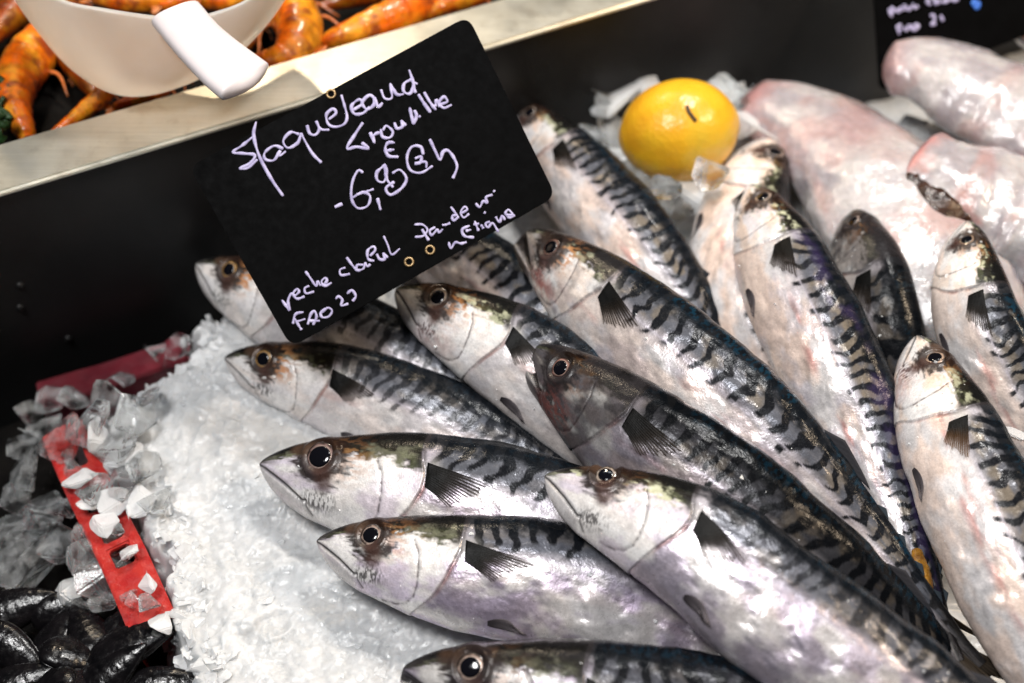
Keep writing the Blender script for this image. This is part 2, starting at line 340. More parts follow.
    hc = lerp(hc, (.40, .12, .10), np.exp(-(((S-.52)/.16)**2+((yn+.19)/.10)**2))*ss(.40, .60, n4+.2*(n3-.5))*blood*.8)
    col = lerp(col, hc, head)
    rim = np.exp(-((gd-.012)/.014)**2); col = lerp(col, (.30, .12, .09), rim*ss(.3, .1, v)*(.15+.6*ss(-.8, -.2, v))*(.3+.7*ss(.3,.6,n3))); col = lerp(col, (.03, .025, .025), rim*ss(.0, .3, v)*.7)
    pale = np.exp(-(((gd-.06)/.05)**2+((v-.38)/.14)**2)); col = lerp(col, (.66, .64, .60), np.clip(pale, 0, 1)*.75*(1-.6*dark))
    col = col*(1+.35*(n5-.5)[..., None]*.5)
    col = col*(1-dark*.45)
    dkb = ss(.30, .62, v); rough = .27+.12*n3-.09*dkb; metal = (.42+.25*ss(.4,.6,n3))*(1-.75*head)*(1-.75*min(warm, .9))*(.4 if purple < .15 else 1)*(1-.75*dkb)+.05; coat = .34-.22*dkb+.10*ss(.55, .75, n5)*ss(.8, .95, v)
    msk = np.stack([rough, metal, coat], -1)
    nu = len(su); V = np.vstack([pos.reshape(-1, 3)]); F = gridfaces(nu, nv, True)
    for _ in range(9): CRUMBS.append((pos[rng.integers(60, 430), rng.integers(25, 85)], rng.choice([.0012, .0018, .003], p=[.5, .35, .15])))
    root = thing('mackerel', label, 'fish', A[130])
    tag(root, group='mackerel laid on the ice')
    mobj('body', V, F[:, ::-1].copy(), M['fish'], root, True, {'Col': np.clip(col, 0, 1).reshape(-1, 3), 'Msk': msk.reshape(-1, 3)})
    def surf(s, y_):
        i = float(np.interp(s, su, np.arange(len(su)))); hh = prof(HU if y_ > 0 else HL_, np.array([s]))[0]; vv = float(np.clip(y_/hh, -.98, .98))
        nf = 128; j = float(np.interp(math.asin(vv), th[:nf], np.arange(nf))); i0, j0 = int(i), int(j); fi, fj = i-i0, j-j0
        def bl(Q): return (Q[i0, j0]*(1-fi)+Q[i0+1, j0]*fi)*(1-fj)+(Q[i0, j0+1]*(1-fi)+Q[i0+1, j0+1]*fi)*fj
        return bl(pos), nrm(bl(nor)), T[i0], D[i0]
    # eye: iris dome with a pupil dome standing on it
    p, n, t, dd = surf(.39, eye_y); n = nrm(n*.6+N[60]*.4); t = nrm(t-n*np.dot(t, n)); dd = np.cross(n, t)
    rr = np.linspace(0, 1, 22); aa = np.linspace(0, 2*PI, 40, endpoint=False)
    def dome(R, h, base, ex=1.0):
        X = rr[:, None]*R*np.cos(aa)[None]*ex; Y = rr[:, None]*R*np.sin(aa)[None]; Z = base+h*np.sqrt(np.maximum(1-rr**2, 0))[:, None]+0*X
        return p + X[..., None]*t+Y[..., None]*dd+Z[..., None]*n
    er = eye_r*HL*(1+.07*gj[0]); V = dome(er, er*.20, -er*.08)
    ring = np.repeat(rr[:, None], 40, 1); ic = np.broadcast_to(np.array(eye_col), ring.shape+(3,)).copy()
    na = vn(np.cos(aa)[None]*3+ring*4, np.sin(aa)[None]*3, seed)
    ic = lerp(ic*.75, (.56, .45, .38), ss(.76, .70, ring)*.45); ic = lerp(ic, np.array(eye_col)*.16, ss(.78, .86, ring+(na-.5)*.22)); ic = lerp(ic, (.015, .010, .008), ss(.86, .95, ring))
    eye = mobj('eye', V.reshape(-1, 3), gridfaces(22, 40, True), M['iris'], root, True, {'Col': np.clip(ic, 0, 1).reshape(-1, 3)})
    V = dome(er*.66, er*.13, er*.115, 1.06); mobj('pupil', V.reshape(-1, 3), gridfaces(22, 40, True), M['pupil'], eye)
    # fins
    def leaf(name, c0, c1, wid, lift, base_c, tip_c, nr, nc, hw=.0035):
        V = []; Cc = []; Al = []
        for i in range(nr):
            f = i/(nr-1); w_ = wid*(math.sin(PI*min(1, (f*.93+.07)))**.8*(1.3-.62*f)+.10)
            for j in range(nc):
                g = j/(nc-1)*2-1; rag = 1-.26*float(vn(np.array(g*9.), np.array(3.), seed))*ss(.2,.9,f)
                q, n_, _, _ = surf(c0[0]+(c1[0]-c0[0])*f*rag, c0[1]+(c1[1]-c0[1])*f+g*w_+.02*math.sin(PI*f))
                wv_ = .5+.5*math.cos(g*34); V.append(q+n_*HL*(hw+lift*f*f+.004*wv_*f))
                c = np.array(base_c)*(1-f)+np.array(tip_c)*f; Al.append(1-min(.93, max(0, (f-.35)/.65)**1.2*(.35+.65*(1-wv_))*1.3)); Cc.append(c*(.7+.3*(1-f)+1.1*f*wv_*float(vn(np.array(g*16.), np.array(f*5.), seed))))
        o = mobj(name, np.array(V), gridfaces(nr, nc), M['pectoral'], root, True, {'Col': np.clip(np.array(Cc), 0, 1), 'Alp': np.repeat(np.array(Al)[:, None], 3, 1)})
        m = o.modifiers.new('thickness', 'SOLIDIFY'); m.thickness = .003*HL; m.offset = 0
    V = []; Cc = []; Al = []; nr, nc = 72, 26; Lp = .45+.05*gj[1]; a0 = math.radians(-9+7*gj[4]); spread = math.radians(13+5*gj[5])
    for i in range(nr):
        f = i/(nr-1); ln = Lp*(1-.58*f**.75)*(.86+.14*float(vn(np.array(f*15.), np.array(1.), seed)))*min(1, .75+f*6)
        for j in range(nc):
            g = j/(nc-1); an = a0-spread*f-.10*g*f
            q, n_, _, _ = surf(1.022+.02*f+ln*g*math.cos(an), .185-.135*f+ln*g*math.sin(an)); wv_ = .5+.5*math.cos(f*2*PI*13)
            V.append(q+n_*HL*(.003+.012*g*g+.0035*wv_*g)); gg = ss(.25, 1, np.array(g))
            Cc.append((np.array((.003, .003, .003))*(1-gg)+np.array(fin_tip)*gg)*(.8+.5*wv_*g)); Al.append(1-float(np.clip(gg*(.30+.75*(1-wv_))*(1.0+.3*float(vn(np.array(f*5.), np.array(g*3.), seed+3))), 0, .92)))
    o = mobj('pectoral_fin', np.array(V), gridfaces(nr, nc), M['pectoral'], root, True, {'Col': np.clip(np.array(Cc), 0, 1), 'Alp': np.repeat(np.array(Al)[:, None], 3, 1)})
    m = o.modifiers.new('thickness', 'SOLIDIFY'); m.thickness = .003*HL; m.offset = 0
    leaf('pelvic_fin', (1.22, -.30), (1.47, -.33), .028, .012, (.02, .017, .02), (.16, .14, .15), 14, 10)
    def vfin(name, s0, s1, s2, h, sgn, c):
        n = 14; V = []; Cc = []
        for i in range(n):
            f = i/(n-1); s = s0+(s1-s0)*f; a = at_(s); ii = int(np.argmin(np.abs(su-s))); hh = prof(HU if sgn > 0 else HL_, np.array([s]))[0]*dep
            bpt = a+D[ii]*sgn*(hh-.015)*HL; tpt = bpt+(D[ii]*sgn*h*(1-f)**.8+T[ii]*(s2-s0)*.75*(1-.3*f))*HL
            for g in np.linspace(0, 1, 6):
                V.append(bpt*(1-g)+tpt*g); Cc.append(np.array(c)*(.9+.2*(i % 2)))
        o = mobj(name, np.array(V), gridfaces(n, 6), M['fin'], root, True, {'Col': np.clip(np.array(Cc), 0, 1)})
        m = o.modifiers.new('thickness', 'SOLIDIFY'); m.thickness = .008*HL; m.offset = 0
    vfin('dorsal_fin', 2.72, 3.1, 2.95, .05, 1, (.03, .03, .035)); vfin('anal_fin', 2.85, 3.2, 3.05, .05, -1, (.2, .18, .18))
    for s0 in (3.3, 3.5, 3.7, 3.9): vfin('finlet', s0, s0+.09, s0+.10, .03, 1, (.03, .04, .05))
    # tail fin: two lobes
    a = at_(4.36); ii = len(su)-8; V = []; Cc = []; n = 30
    for i in range(n):
        f = i/(n-1)*2-1; ln = .16+.55*abs(f)**1.2
        for g in np.linspace(0, 1, 12):
            V.append(a+HL*(T[ii]*(ln*g)+D[ii]*(f*(.035+.36*g**1.1*abs(f)**.4))+N[ii]*.02*math.sin(f*5+g*3)))
            Cc.append(np.array((.035, .026, .018))*(.5+.9*(i % 2))*(1-.3*g))
    o = mobj('tail_fin', np.array(V), gridfaces(n, 12), M['fin'], root, True, {'Col': np.array(Cc)})
    m = o.modifiers.new('thickness', 'SOLIDIFY'); m.thickness = .012*HL; m.offset = 0
    return root
RED = (.42, .22, .18); GOLD = (.62, .33, .09); PALE = (.55, .44, .36)
fish('large white-headed mackerel lying on top at the front, its belly toward the bottom edge', [(545, 476, .066), (686, 541, .068), (772, 606, .064), (862, 668, .058), (960, 735, .05)], 11,
     slo=.22, roll=-9, purple=.55, warm=.12, stripe=.8, olive=.9, orange=.25, eye_y=.155, eye_col=PALE, teal=.4, eye_r=.075)
fish('mackerel on the ice pointing left, directly above the bottommost fish', [(317, 541, .026), (463, 571, .03), (590, 590, .03), (700, 632, .02), (800, 690, .014)], 12, slo=.2, roll=-5, purple=.75, warm=.1, orange=.5, teal=.2)
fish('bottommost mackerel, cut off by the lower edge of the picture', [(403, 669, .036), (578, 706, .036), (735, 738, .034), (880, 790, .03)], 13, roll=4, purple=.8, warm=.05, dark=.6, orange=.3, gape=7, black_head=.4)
fish('mackerel with a wide dark eye and closed mouth, fourth head up from the bottom left', [(260, 464, .024), (424, 497, .026), (560, 535, .024), (700, 600, .012)], 14, slo=.16, roll=-4, purple=.55, warm=.08, orange=.4, gape=0, teal=.2, eye_r=.09, eye_col=(.34, .22, .2))
fish('small mackerel half sunk in the ice below the price sign, with an orange eye', [(225, 358, .012), (336, 388, .013), (428, 424, .013), (520, 468, .008), (620, 520, .004)], 15, roll=10, purple=.1, warm=.25, orange=.9, eye_col=GOLD, teal=.2, stripe=.8)
fish('mackerel whose snout sticks out past the left edge of the price sign', [(196, 264, .018), (292, 312, .016), (385, 360, .012), (470, 410, .006), (560, 470, .002)], 16, roll=6, purple=.1, warm=.25, orange=.95, eye_col=GOLD, stripe=.8)
fish('white-bellied mackerel with its head just below the lower edge of the price sign', [(396, 289, .046), (505, 350, .042), (592, 412, .032), (680, 478, .016), (760, 540, .008)], 17, blood=.2, roll=0, purple=.1, warm=.25, orange=.8, olive=.7, eye_col=PALE, gape=1.5)
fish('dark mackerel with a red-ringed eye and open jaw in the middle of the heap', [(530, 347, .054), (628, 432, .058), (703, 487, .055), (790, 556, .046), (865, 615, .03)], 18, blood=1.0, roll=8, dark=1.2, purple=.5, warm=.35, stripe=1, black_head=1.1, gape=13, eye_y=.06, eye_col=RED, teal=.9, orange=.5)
fish('long gaping mackerel running diagonally from the price sign corner to the lower right', [(526, 232, .052), (606, 307, .056), (683, 371, .056), (765, 443, .052), (845, 522, .038), (898, 578, .032)], 19, blood=.6, roll=6, purple=.3, warm=.5, stripe=1, black_head=.35, gape=17, eye_y=.07, eye_col=RED, teal=1.0, orange=.8, spacing=.145, olive=.6)
fish('mackerel below the lemon with its head beside the right edge of the price sign', [(512, 105, .036), (575, 178, .04), (634, 243, .038), (690, 318, .024), (740, 390, .01)], 20, roll=6, hl=.060, purple=.1, warm=.75, eye_col=PALE, orange=.4, olive=.7, spacing=.115)
fish('mackerel whose head is hidden under the price sign, only its striped back showing', [(378, 196, .016), (446, 250, .020), (514, 306, .024), (590, 372, .018), (680, 445, .006)], 21, roll=14, purple=.2, warm=.6, spacing=.13)
fish('upright mackerel on top right of centre with violet back, right of the long diagonal one', [(748, 185, .050), (784, 270, .056), (820, 343, .05), (860, 430, .036), (895, 520, .026), (930, 600, .026)], 22, roll=6, violet=.18, purple=.25, warm=.8, teal=.2, eye_col=(.6, .45, .36), orange=.3, olive=1, spacing=.115, eye_y=.10, hl=.062)
fish('pale-bellied mackerel below the lemon, mostly behind the upright violet-backed one', [(776, 137, .034), (745, 208, .036), (740, 285, .032), (775, 370, .016), (820, 450, .006)], 23, roll=12, purple=.0, warm=.9, orange=.2, olive=.8)
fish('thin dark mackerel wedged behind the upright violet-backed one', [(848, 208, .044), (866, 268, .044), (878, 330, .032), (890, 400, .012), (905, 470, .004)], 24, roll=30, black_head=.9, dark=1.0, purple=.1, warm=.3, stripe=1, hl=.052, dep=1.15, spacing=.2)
fish('mackerel in front at the right edge with a dark pectoral fin and broad pale belly', [(917, 336, .056), (950, 436, .060), (992, 530, .056), (1035, 620, .046), (1080, 705, .034)], 25, blood=.25, roll=2, purple=.05, warm=.75, orange=.35, olive=.6, eye_col=(.62, .42, .3), fin_tip=(.10, .045, .012), spacing=.125, eye_y=.09)
fish('mackerel at the right edge with its head under the brown-edged fillet', [(968, 221, .066), (972, 302, .062), (1004, 378, .046), (1050, 450, .03)], 26, roll=12, purple=.0, warm=.6, orange=.5, olive=.8, eye_col=(.5, .33, .22), teal=1.0, eye_y=.03)
# ------------------------------------------------------------------ ice bed
def line_sd(px, py, P):
    """signed pixel distance to an open polyline: positive on its right-hand side"""
    d = np.full(px.shape, 9e9); sg = np.ones(px.shape)
    for (a, b), (c, e) in zip(P[:-1], P[1:]):
        t = np.clip(((px-a)*(c-a)+(py-b)*(e-b))/((c-a)**2+(e-b)**2), 0, 1); q = np.hypot(px-a-t*(c-a), py-b-t*(e-b))
        cr = (c-a)*(py-b)-(e-b)*(px-a); m = q < d; d = np.where(m, q, d); sg = np.where(m, np.where(cr < 0, 1, -1), sg)
    return d*sg
EDGE = [(330, 180), (250, 245), (216, 300), (180, 330), (146, 366), (104, 392), (74, 424), (96, 470), (132, 515), (152, 570), (160, 630), (190, 700), (230, 900)]
BACK = [(-900, 300), (200, 300), (430, 250), (560, 150), (585, 112), (640, 92), (740, 92), (800, 112), (900, 128), (1200, 150)]
def ice_h(x, y):
    px, py = proj(np.stack([x, y, 0*x], -1))
    wob = (fbm(x*70, y*70, 5)-.5)*52+(vn(x*260, y*260, 6)-.5)*10
    sd = line_sd(px, py, EDGE)+wob
    base = .016*ss(330, 90, py)+.010*(fbm(x*14, y*14, 3)-.5)+.006*ss(330, 430, py)*ss(620, 300, px)*0
    f = (.0014*facets(x, y, .011, 1, 1.5)+.0008*facets(x, y, .006, 11, 1.6)*(.4+vn(x*60, y*60, 8))+.0005*facets(x, y, .0026, 21, 1.4))
    soft = fbm(x*35, y*35, 31); base = base+.0050*(fbm(x*85, y*85, 33)-.5)+.0012*(fbm(x*330, y*330, 35, 2)-.5)+f*(.35+.9*ss(.35, .65, soft))
    sb = wob*.5-line_sd(px, py, BACK)
    base = base-.045*ss(880, 930, px)*ss(500, 570, py)
    return base*ss(-6, 40, sd)-.062*np.maximum(ss(26, -24, sd), ss(10, -14, sb))
xs = np.unique(np.concatenate([np.arange(-.26, .04, .0009), np.arange(.04, .62, .004), np.arange(-.30, -.26, .004)]))
ys = np.unique(np.concatenate([np.arange(-.24, .16, .0009), np.arange(.16, .42, .004)]))
X, Y = np.meshgrid(xs, ys, indexing='ij'); Z = ice_h(X, Y)
PX, PY = proj(np.stack([X, Y, Z], -1).reshape(-1, 3))
gf = gridfaces(len(xs), len(ys)); zz = Z.ravel()
gf = gf[zz[gf].max(1) > -.052]
io = mobj('crushed_ice_bed', np.stack([X, Y, Z], -1).reshape(-1, 3), gf, M['ice'])
tag(io, 'bed of white crushed ice under the mackerel', 'ice', kind='stuff')
def hull(pts):
    bm = bmesh.new()
    for p in pts: bm.verts.new(p)
    r = bmesh.ops.convex_hull(bm, input=bm.verts); bmesh.ops.delete(bm, geom=[g for g in r['geom_interior'] if isinstance(g, bmesh.types.BMVert)], context='VERTS')
    return bm
rng = np.random.default_rng(5)
def flake_pts(c, size, flat, n=9, up=None):
    q = nrm(rng.normal(size=(n, 3)))*rng.uniform(.75, 1, (n, 1))*size*.5; q[:, 2] *= flat
    ax = nrm(rng.normal(size=3)*np.array([1, 1, .4])); R = np.array(Matrix.Rotation(rng.uniform(-.9, .9), 3, Vector(ax))@Matrix.Rotation(rng.uniform(0, 6.3), 3, 'Z'))
    return q@R.T + c
FV, FF = [], []; base = 0
N_FL = 650; cnt = 0
while cnt < N_FL:
    px, py = rng.uniform(60, 620), rng.uniform(285, 720)
    if cnt > N_FL*.88: px, py = rng.uniform(560, 1040), rng.uniform(90, 460)
    sdv = line_sd(np.array([px]), np.array([py]), EDGE)[0]
    if sdv < -4 or (sdv > 55 and rng.random() < .93): continue
    c = un(px, py, 0); z = float(ice_h(np.array([c[0]]), np.array([c[1]]))[0]); c = np.array([c[0], c[1], z-.0002])
    sz = rng.choice([.003, .0045, .007, .011], p=[.4, .33, .2, .07])*(1.25 if sdv < 45 else .85)
    bm = hull(flake_pts(c, sz, .38))
    bm.verts.index_update()
    FV += [tuple(v.co) for v in bm.verts]; FF += [tuple(base+v.index for v in f.verts) for f in bm.faces]; base = len(FV); bm.free(); cnt += 1
for c, sz in CRUMBS:
    bm = hull(flake_pts(c, sz, .6)); bm.verts.index_update()
    FV += [tuple(v.co) for v in bm.verts]; FF += [tuple(base+v.index for v in f.verts) for f in bm.faces]; base = len(FV); bm.free()
fo = mobj('ice_flakes', np.array(FV), FF, M['flake'], None, False); tag(fo, 'loose flakes scattered over the white crushed ice', 'ice', kind='stuff')
def shard(px, py, z, size, flat, seed, label, group, mat='clear', n=10):
    global rng
    rng = np.random.default_rng(seed); c = un(px, py, z)
    bm = hull(flake_pts(np.zeros(3), size, flat, n)); bmesh.ops.bevel(bm, geom=bm.edges[:], offset=size*.025, segments=2, affect='EDGES')
    me = bpy.data.meshes.new('ice_shard'); bm.to_mesh(me); bm.free(); me.materials.append(M[mat])
    o = bpy.data.objects.new('ice_shard', me); COL.objects.link(o); o.location = Vector(c); return tag(o, label, 'ice shard', group)
CR = 'clear ice shard among those piled over the red crate corner at left'
for i, (x, y, z, s) in enumerate([(60, 440, -.004, .030), (90, 425, .004, .024), (115, 445, .006, .030), (75, 470, -.006, .026), (30, 470, -.014, .030), (18, 500, -.02, .022), (120, 480, .004, .022),
        (98, 490, .004, .020), (45, 425, -.012, .020), (140, 470, .006, .020), (135, 420, .008, .024), (150, 395, .010, .020), (105, 405, .006, .022), (25, 445, -.016, .018), (62, 505, -.010, .018), (155, 500, .006, .018)]):
    shard(x, y, z+.003, s*1.4, .34, 100+i, CR, 'ice shards over the crate corner')
CW = 'whitish ice lump resting on the slotted red crate rim'
for i, (x, y, z, s) in enumerate([(82, 478, .004, .022), (104, 522, .004, .018), (90, 505, .003, .016), (128, 552, .005, .014), (112, 500, .004, .022), (100, 440, .006, .028), (125, 455, .006, .026), (138, 500, .006, .022), (128, 425, .008, .026)]):
    shard(x, y, z, s, .34, 150+i, CW, 'whitish ice lumps over the red rim', 'flake', 14)
RR = 'clear ice shard lying against the dark rear bar of the red crate'
for i, (x, y, z, s) in enumerate([(48, 398, -.014, .026), (72, 400, -.010, .024), (30, 412, -.016, .024), (178, 346, -.004, .022), (160, 352, -.006, .018), (128, 382, .0, .020)]):
    shard(x, y, z, s, .4, 170+i, RR, 'ice shards at the rear bar')
RL = 'whitish ice lump at the lower end of the slotted red rim, beside the mussels'
for i, (x, y, z, s) in enumerate([(150, 604, .004, .016), (162, 622, .004, .018), (134, 600, .003, .012), (148, 585, .005, .013), (120, 530, .003, .010)]):
    shard(x, y, z, s, .5, 180+i, RL, 'ice lumps at the rim end', 'flake' if i % 2 else 'clear', 13)
MU = 'loose clear ice shard between the red crate and the black mussels'
for i, (x, y, z, s) in enumerate([(42, 520, -.022, .034), (30, 560, -.024, .038), (60, 545, -.022, .026), (95, 545, -.010, .034), (112, 575, -.012, .032), (8, 535, -.026, .03), (80, 610, -.016, .02), (88, 560, -.012, .022), (105, 600, -.010, .018), (130, 590, -.004, .016)]):
    shard(x, y, z, s*1.3, .42, 200+i, MU, 'ice shards above the mussels')
shard(66, 590, -.016, .026, .5, 230, 'rounded peach-tinted ice lump just above the black mussels', None, 'flake')
LE = 'clear ice shard beside the lemon'
for i, (x, y, z, s) in enumerate([(600, 118, .034, .034), (622, 100, .036, .034), (590, 140, .03, .026), (640, 92, .036, .03), (725, 95, .04, .036), (745, 120, .036, .03), (655, 188, .034, .032), (690, 195, .03, .034), (672, 215, .026, .03), (705, 178, .034, .024), (640, 170, .034, .02), (715, 225, .024, .026), (605, 160, .026, .022), (704, 174, .060, .026), (668, 186, .056, .022)]):
    shard(x, y, z, s*1.35, .35, 300+i, LE, 'ice shards around the lemon', 'flake' if i % 2 and i < 13 else 'clear')
RI = 'clear ice shard wedged between the two rightmost mackerel'
for i, (x, y, z, s) in enumerate([(890, 345, .030, .030), (880, 300, .026, .026), (902, 312, .024, .024), (1010, 400, .036, .030), (1018, 425, .04, .024)]):
    shard(x, y, z, s, .35, 340+i, RI if i < 3 else 'clear ice shard at the right edge behind the rightmost pale-bellied mackerel', 'ice shards between right fish' if i < 3 else 'ice shards at the right edge', 'flake')
# ------------------------------------------------------------------ steel tray with rim, prawn side
HR = .10
E0, E1 = un(0, 192, HR), un(580, 18, HR); ed = nrm(E1-E0); ep = np.array([-ed[1], ed[0], 0])       # ep points to the prawn side
RW = .0355
tray = thing('display_tray', 'dark steel tray wall with a pale worn rim dividing prawns from mackerel', 'tray', E0+ed*.15-np.array([0, 0, HR]))
def slab(a, b, w0, w1, z0, z1, bev, name, mat, parent):
    bm = bmesh.new(); vs = []
    for p in (a, b):
        for w, z in ((w0, z0), (w1, z0), (w1, z1), (w0, z1)):
            q = p+ep*w; vs.append(bm.verts.new((q[0], q[1], z)))
    for f in ((0, 1, 2, 3), (7, 6, 5, 4), (0, 4, 5, 1), (1, 5, 6, 2), (2, 6, 7, 3), (3, 7, 4, 0)): bm.faces.new([vs[i] for i in f])
    bmesh.ops.recalc_face_normals(bm, faces=bm.faces)
    if bev: bmesh.ops.bevel(bm, geom=bm.edges[:], offset=bev, segments=3, affect='EDGES')
    return bmobj(name, bm, mat, parent)
A0, A1 = E0-ed*.25, E0+ed*.95
slab(A0, A1, 0, RW, HR-.004, HR, .0015, 'rim', M['rim'], tray)
slab(A0, A1, .0025, .006, -.075, HR-.0043, 0, 'wall', M['wall'], tray)
def onwall(x, y):
    return unplane(x, y, E0+ep*.0025, ep)
for x, y in ((20, 285), (20, 307), (68, 338)):
    c = onwall(x, y); bm = bmesh.new()
    bmesh.ops.create_uvsphere(bm, u_segments=16, v_segments=8, radius=.0022, matrix=Matrix.Translation(Vector(c)))
    bmobj('rivet', bm, M['wall'], tray, True)
# counter floors (setting)
def sheet(name, pts, mat):
    o = mobj(name, np.array(pts), [tuple(range(len(pts)))], mat, None, False); return tag(o, kind='structure')
sheet('counter_floor', [(-.9, -.6, -.064), (.9, -.6, -.064), (.9, .9, -.064), (-.9, .9, -.064)], M['counter_black'])
q = [A0+ep*(RW+.0005), A1+ep*(RW+.0005), A1+ep*.5, A0+ep*.5]
sheet('prawn_shelf', [(p[0], p[1], HR-.03) for p in q], M['counter_black'])
# ------------------------------------------------------------------ price signs
def sign(corners, pc, n, name, label, strokes, eyelets, th=.0022, rad=.006):
    P = [unplane(*c, pc, n) for c in corners]; root = thing(name, label, 'sign', np.mean(P, 0)-n*.001)
    bm = bmesh.new(); ring = []
    for i in range(4):
        a, b, c = P[i-1], P[i], P[(i+1) % 4]; u, w = nrm(a-b), nrm(c-b)
        for t in np.linspace(0, 1, 7):
            p0, p1, p2 = b+u*rad, b, b+w*rad; ring.append((1-t)**2*p0+2*t*(1-t)*p1+t*t*p2)
    fr = [bm.verts.new(p) for p in ring]; bk = [bm.verts.new(p-n*th) for p in ring]
    bm.faces.new(fr); bm.faces.new(bk[::-1])
    for i in range(len(fr)): bm.faces.new([fr[i], bk[i], bk[(i+1) % len(fr)], fr[(i+1) % len(fr)]])
    bmesh.ops.recalc_face_normals(bm, faces=bm.faces); bmobj('board', bm, M['slate_black'], root)
    for nm, mat, wid, ss_ in strokes:
        VV, FF_ = [], []; o = 0
        for st in ss_:
            q = np.array([unplane(x, y, pc+n*.0004, n) for x, y in st])
            c = resample(catmull(q, max(12, 10*len(q))), max(14, 8*len(q))); rr = np.full(len(c), wid)*(.62+.7*vn(np.arange(len(c))*.22, np.zeros(len(c)), len(VV)))
            rr[0] *= .7; rr[-1] *= .7
            V, F = tube(c, rr, 8, n, .45); VV.append(V); FF_ += [tuple(i+o for i in f) for f in F]; o += len(V)
        mobj(nm, np.vstack(VV), FF_, mat, root, True)
    for x, y in eyelets:
        c = unplane(x, y, pc+n*.0006, n); u = nrm(np.cross(n, [0, 0, 1])); w = np.cross(n, u); a = np.linspace(0, 2*PI, 25)
        V, F = tube(c+.0019*(np.cos(a)[:, None]*u+np.sin(a)[:, None]*w), .0006, 6, n); mobj('eyelet', V, F, M['eyelet_brass'], root)
    return root, P
def zs(ox, oy, s, lst): return [[(ox+x/s, oy+y/s) for x, y in st] for st in lst]
za = zs(220, 50, 683/180, [
 [(137, 272), (128, 325), (150, 405), (195, 490), (240, 555)], [(126, 328), (85, 362), (48, 388), (90, 393), (132, 400), (112, 432), (72, 450)], [(72, 450), (105, 448), (142, 415)],
 [(240, 375), (205, 364), (170, 390), (172, 415), (205, 418), (228, 382), (226, 402), (250, 384)],
 [(300, 320), (268, 313), (240, 345), (258, 372), (295, 352), (307, 315)], [(307, 315), (325, 350), (352, 395), (385, 428)],
 [(330, 285), (340, 316), (362, 322), (376, 300), (364, 268), (382, 300), (415, 303)],
 [(412, 264), (440, 240), (428, 224), (404, 245), (410, 280), (435, 292), (470, 282), (482, 255), (472, 210), (460, 170)]])
zb = zs(330, 50, 683/180, [
 [(88, 228), (122, 205), (110, 188), (82, 212), (92, 242), (125, 240), (150, 215)], [(175, 190), (150, 172), (122, 200), (140, 225), (165, 210), (168, 180), (182, 216), (200, 200)],
 [(193, 150), (208, 184), (235, 180), (228, 128), (252, 168), (280, 168)], [(300, 75), (315, 120), (324, 164)], [(312, 110), (282, 128), (280, 158), (305, 165), (318, 130)], [(300, 112), (332, 130)],
 [(125, 275), (92, 325), (64, 374), (100, 368), (146, 374), (120, 352)], [(152, 312), (168, 352), (166, 325), (188, 312)], [(192, 300), (200, 330), (228, 332), (238, 310), (214, 288), (200, 306)],
 [(244, 275), (254, 298), (275, 290), (270, 268), (288, 288)], [(302, 218), (312, 262), (318, 280), (328, 250), (320, 228)], [(336, 250), (344, 255)],
 [(335, 168), (355, 200), (382, 238)], [(357, 160), (378, 196), (402, 228)], [(400, 215), (404, 190), (418, 216)], [(415, 208), (445, 196), (432, 178), (414, 200), (432, 220), (462, 208)]])
zp = zs(330, 50, 683/180, [
 [(246, 352), (222, 352), (210, 372), (222, 402), (260, 406)], [(204, 384), (244, 378)],
 [(126, 466), (106, 458), (84, 505), (82, 565), (105, 600), (142, 592), (152, 555), (122, 540), (84, 562)], [(180, 562), (192, 608)],
 [(208, 436), (178, 465), (180, 495), (205, 500), (214, 462), (206, 436), (216, 490), (240, 522)], [(236, 468), (265, 455), (290, 488), (272, 524), (230, 550), (212, 525), (244, 500)],
 [(354, 398), (344, 368), (310, 368), (292, 408), (304, 455), (345, 466), (390, 440)], [(322, 412), (346, 405), (342, 428), (322, 430), (362, 425), (366, 448)],
 [(378, 338), (400, 385), (418, 418), (428, 388), (448, 382), (470, 410), (482, 445), (466, 488)], [(18, 597), (32, 590), (47, 584)], [(100, 550), (130, 540), (166, 528)]])
zc = zs(270, 220, 683/130, [
 [(62, 420), (82, 448), (102, 474), (95, 425), (112, 388), (132, 398)], [(130, 400), (152, 378), (142, 362), (122, 388), (142, 414), (182, 402)], [(206, 346), (182, 360), (190, 386), (232, 376)],
 [(186, 270), (215, 310), (242, 348), (250, 322), (266, 346)], [(272, 346), (298, 322), (290, 304), (270, 325), (288, 346), (324, 330)],
 [(396, 250), (368, 262), (374, 290), (420, 284)], [(402, 196), (430, 235), (458, 268)], [(490, 236), (458, 238), (458, 264), (490, 256), (500, 226), (512, 244), (528, 232)],
 [(525, 190), (552, 160), (544, 140), (514, 160), (516, 205), (548, 216)], [(560, 178), (576, 206), (602, 206), (594, 174), (618, 200)], [(597, 84), (618, 130), (640, 182), (682, 150)],
 [(130, 518), (148, 550), (166, 578)], [(120, 546), (134, 496), (176, 484)], [(142, 534), (186, 520)], [(198, 550), (214, 496), (234, 480), (244, 510), (226, 552)], [(204, 530), (262, 530)],
 [(290, 464), (266, 490), (276, 512), (310, 506), (326, 476), (302, 462), (272, 488)], [(345, 416), (360, 402), (380, 420), (374, 450), (412, 440)], [(404, 388), (430, 370), (450, 400), (434, 428)]])
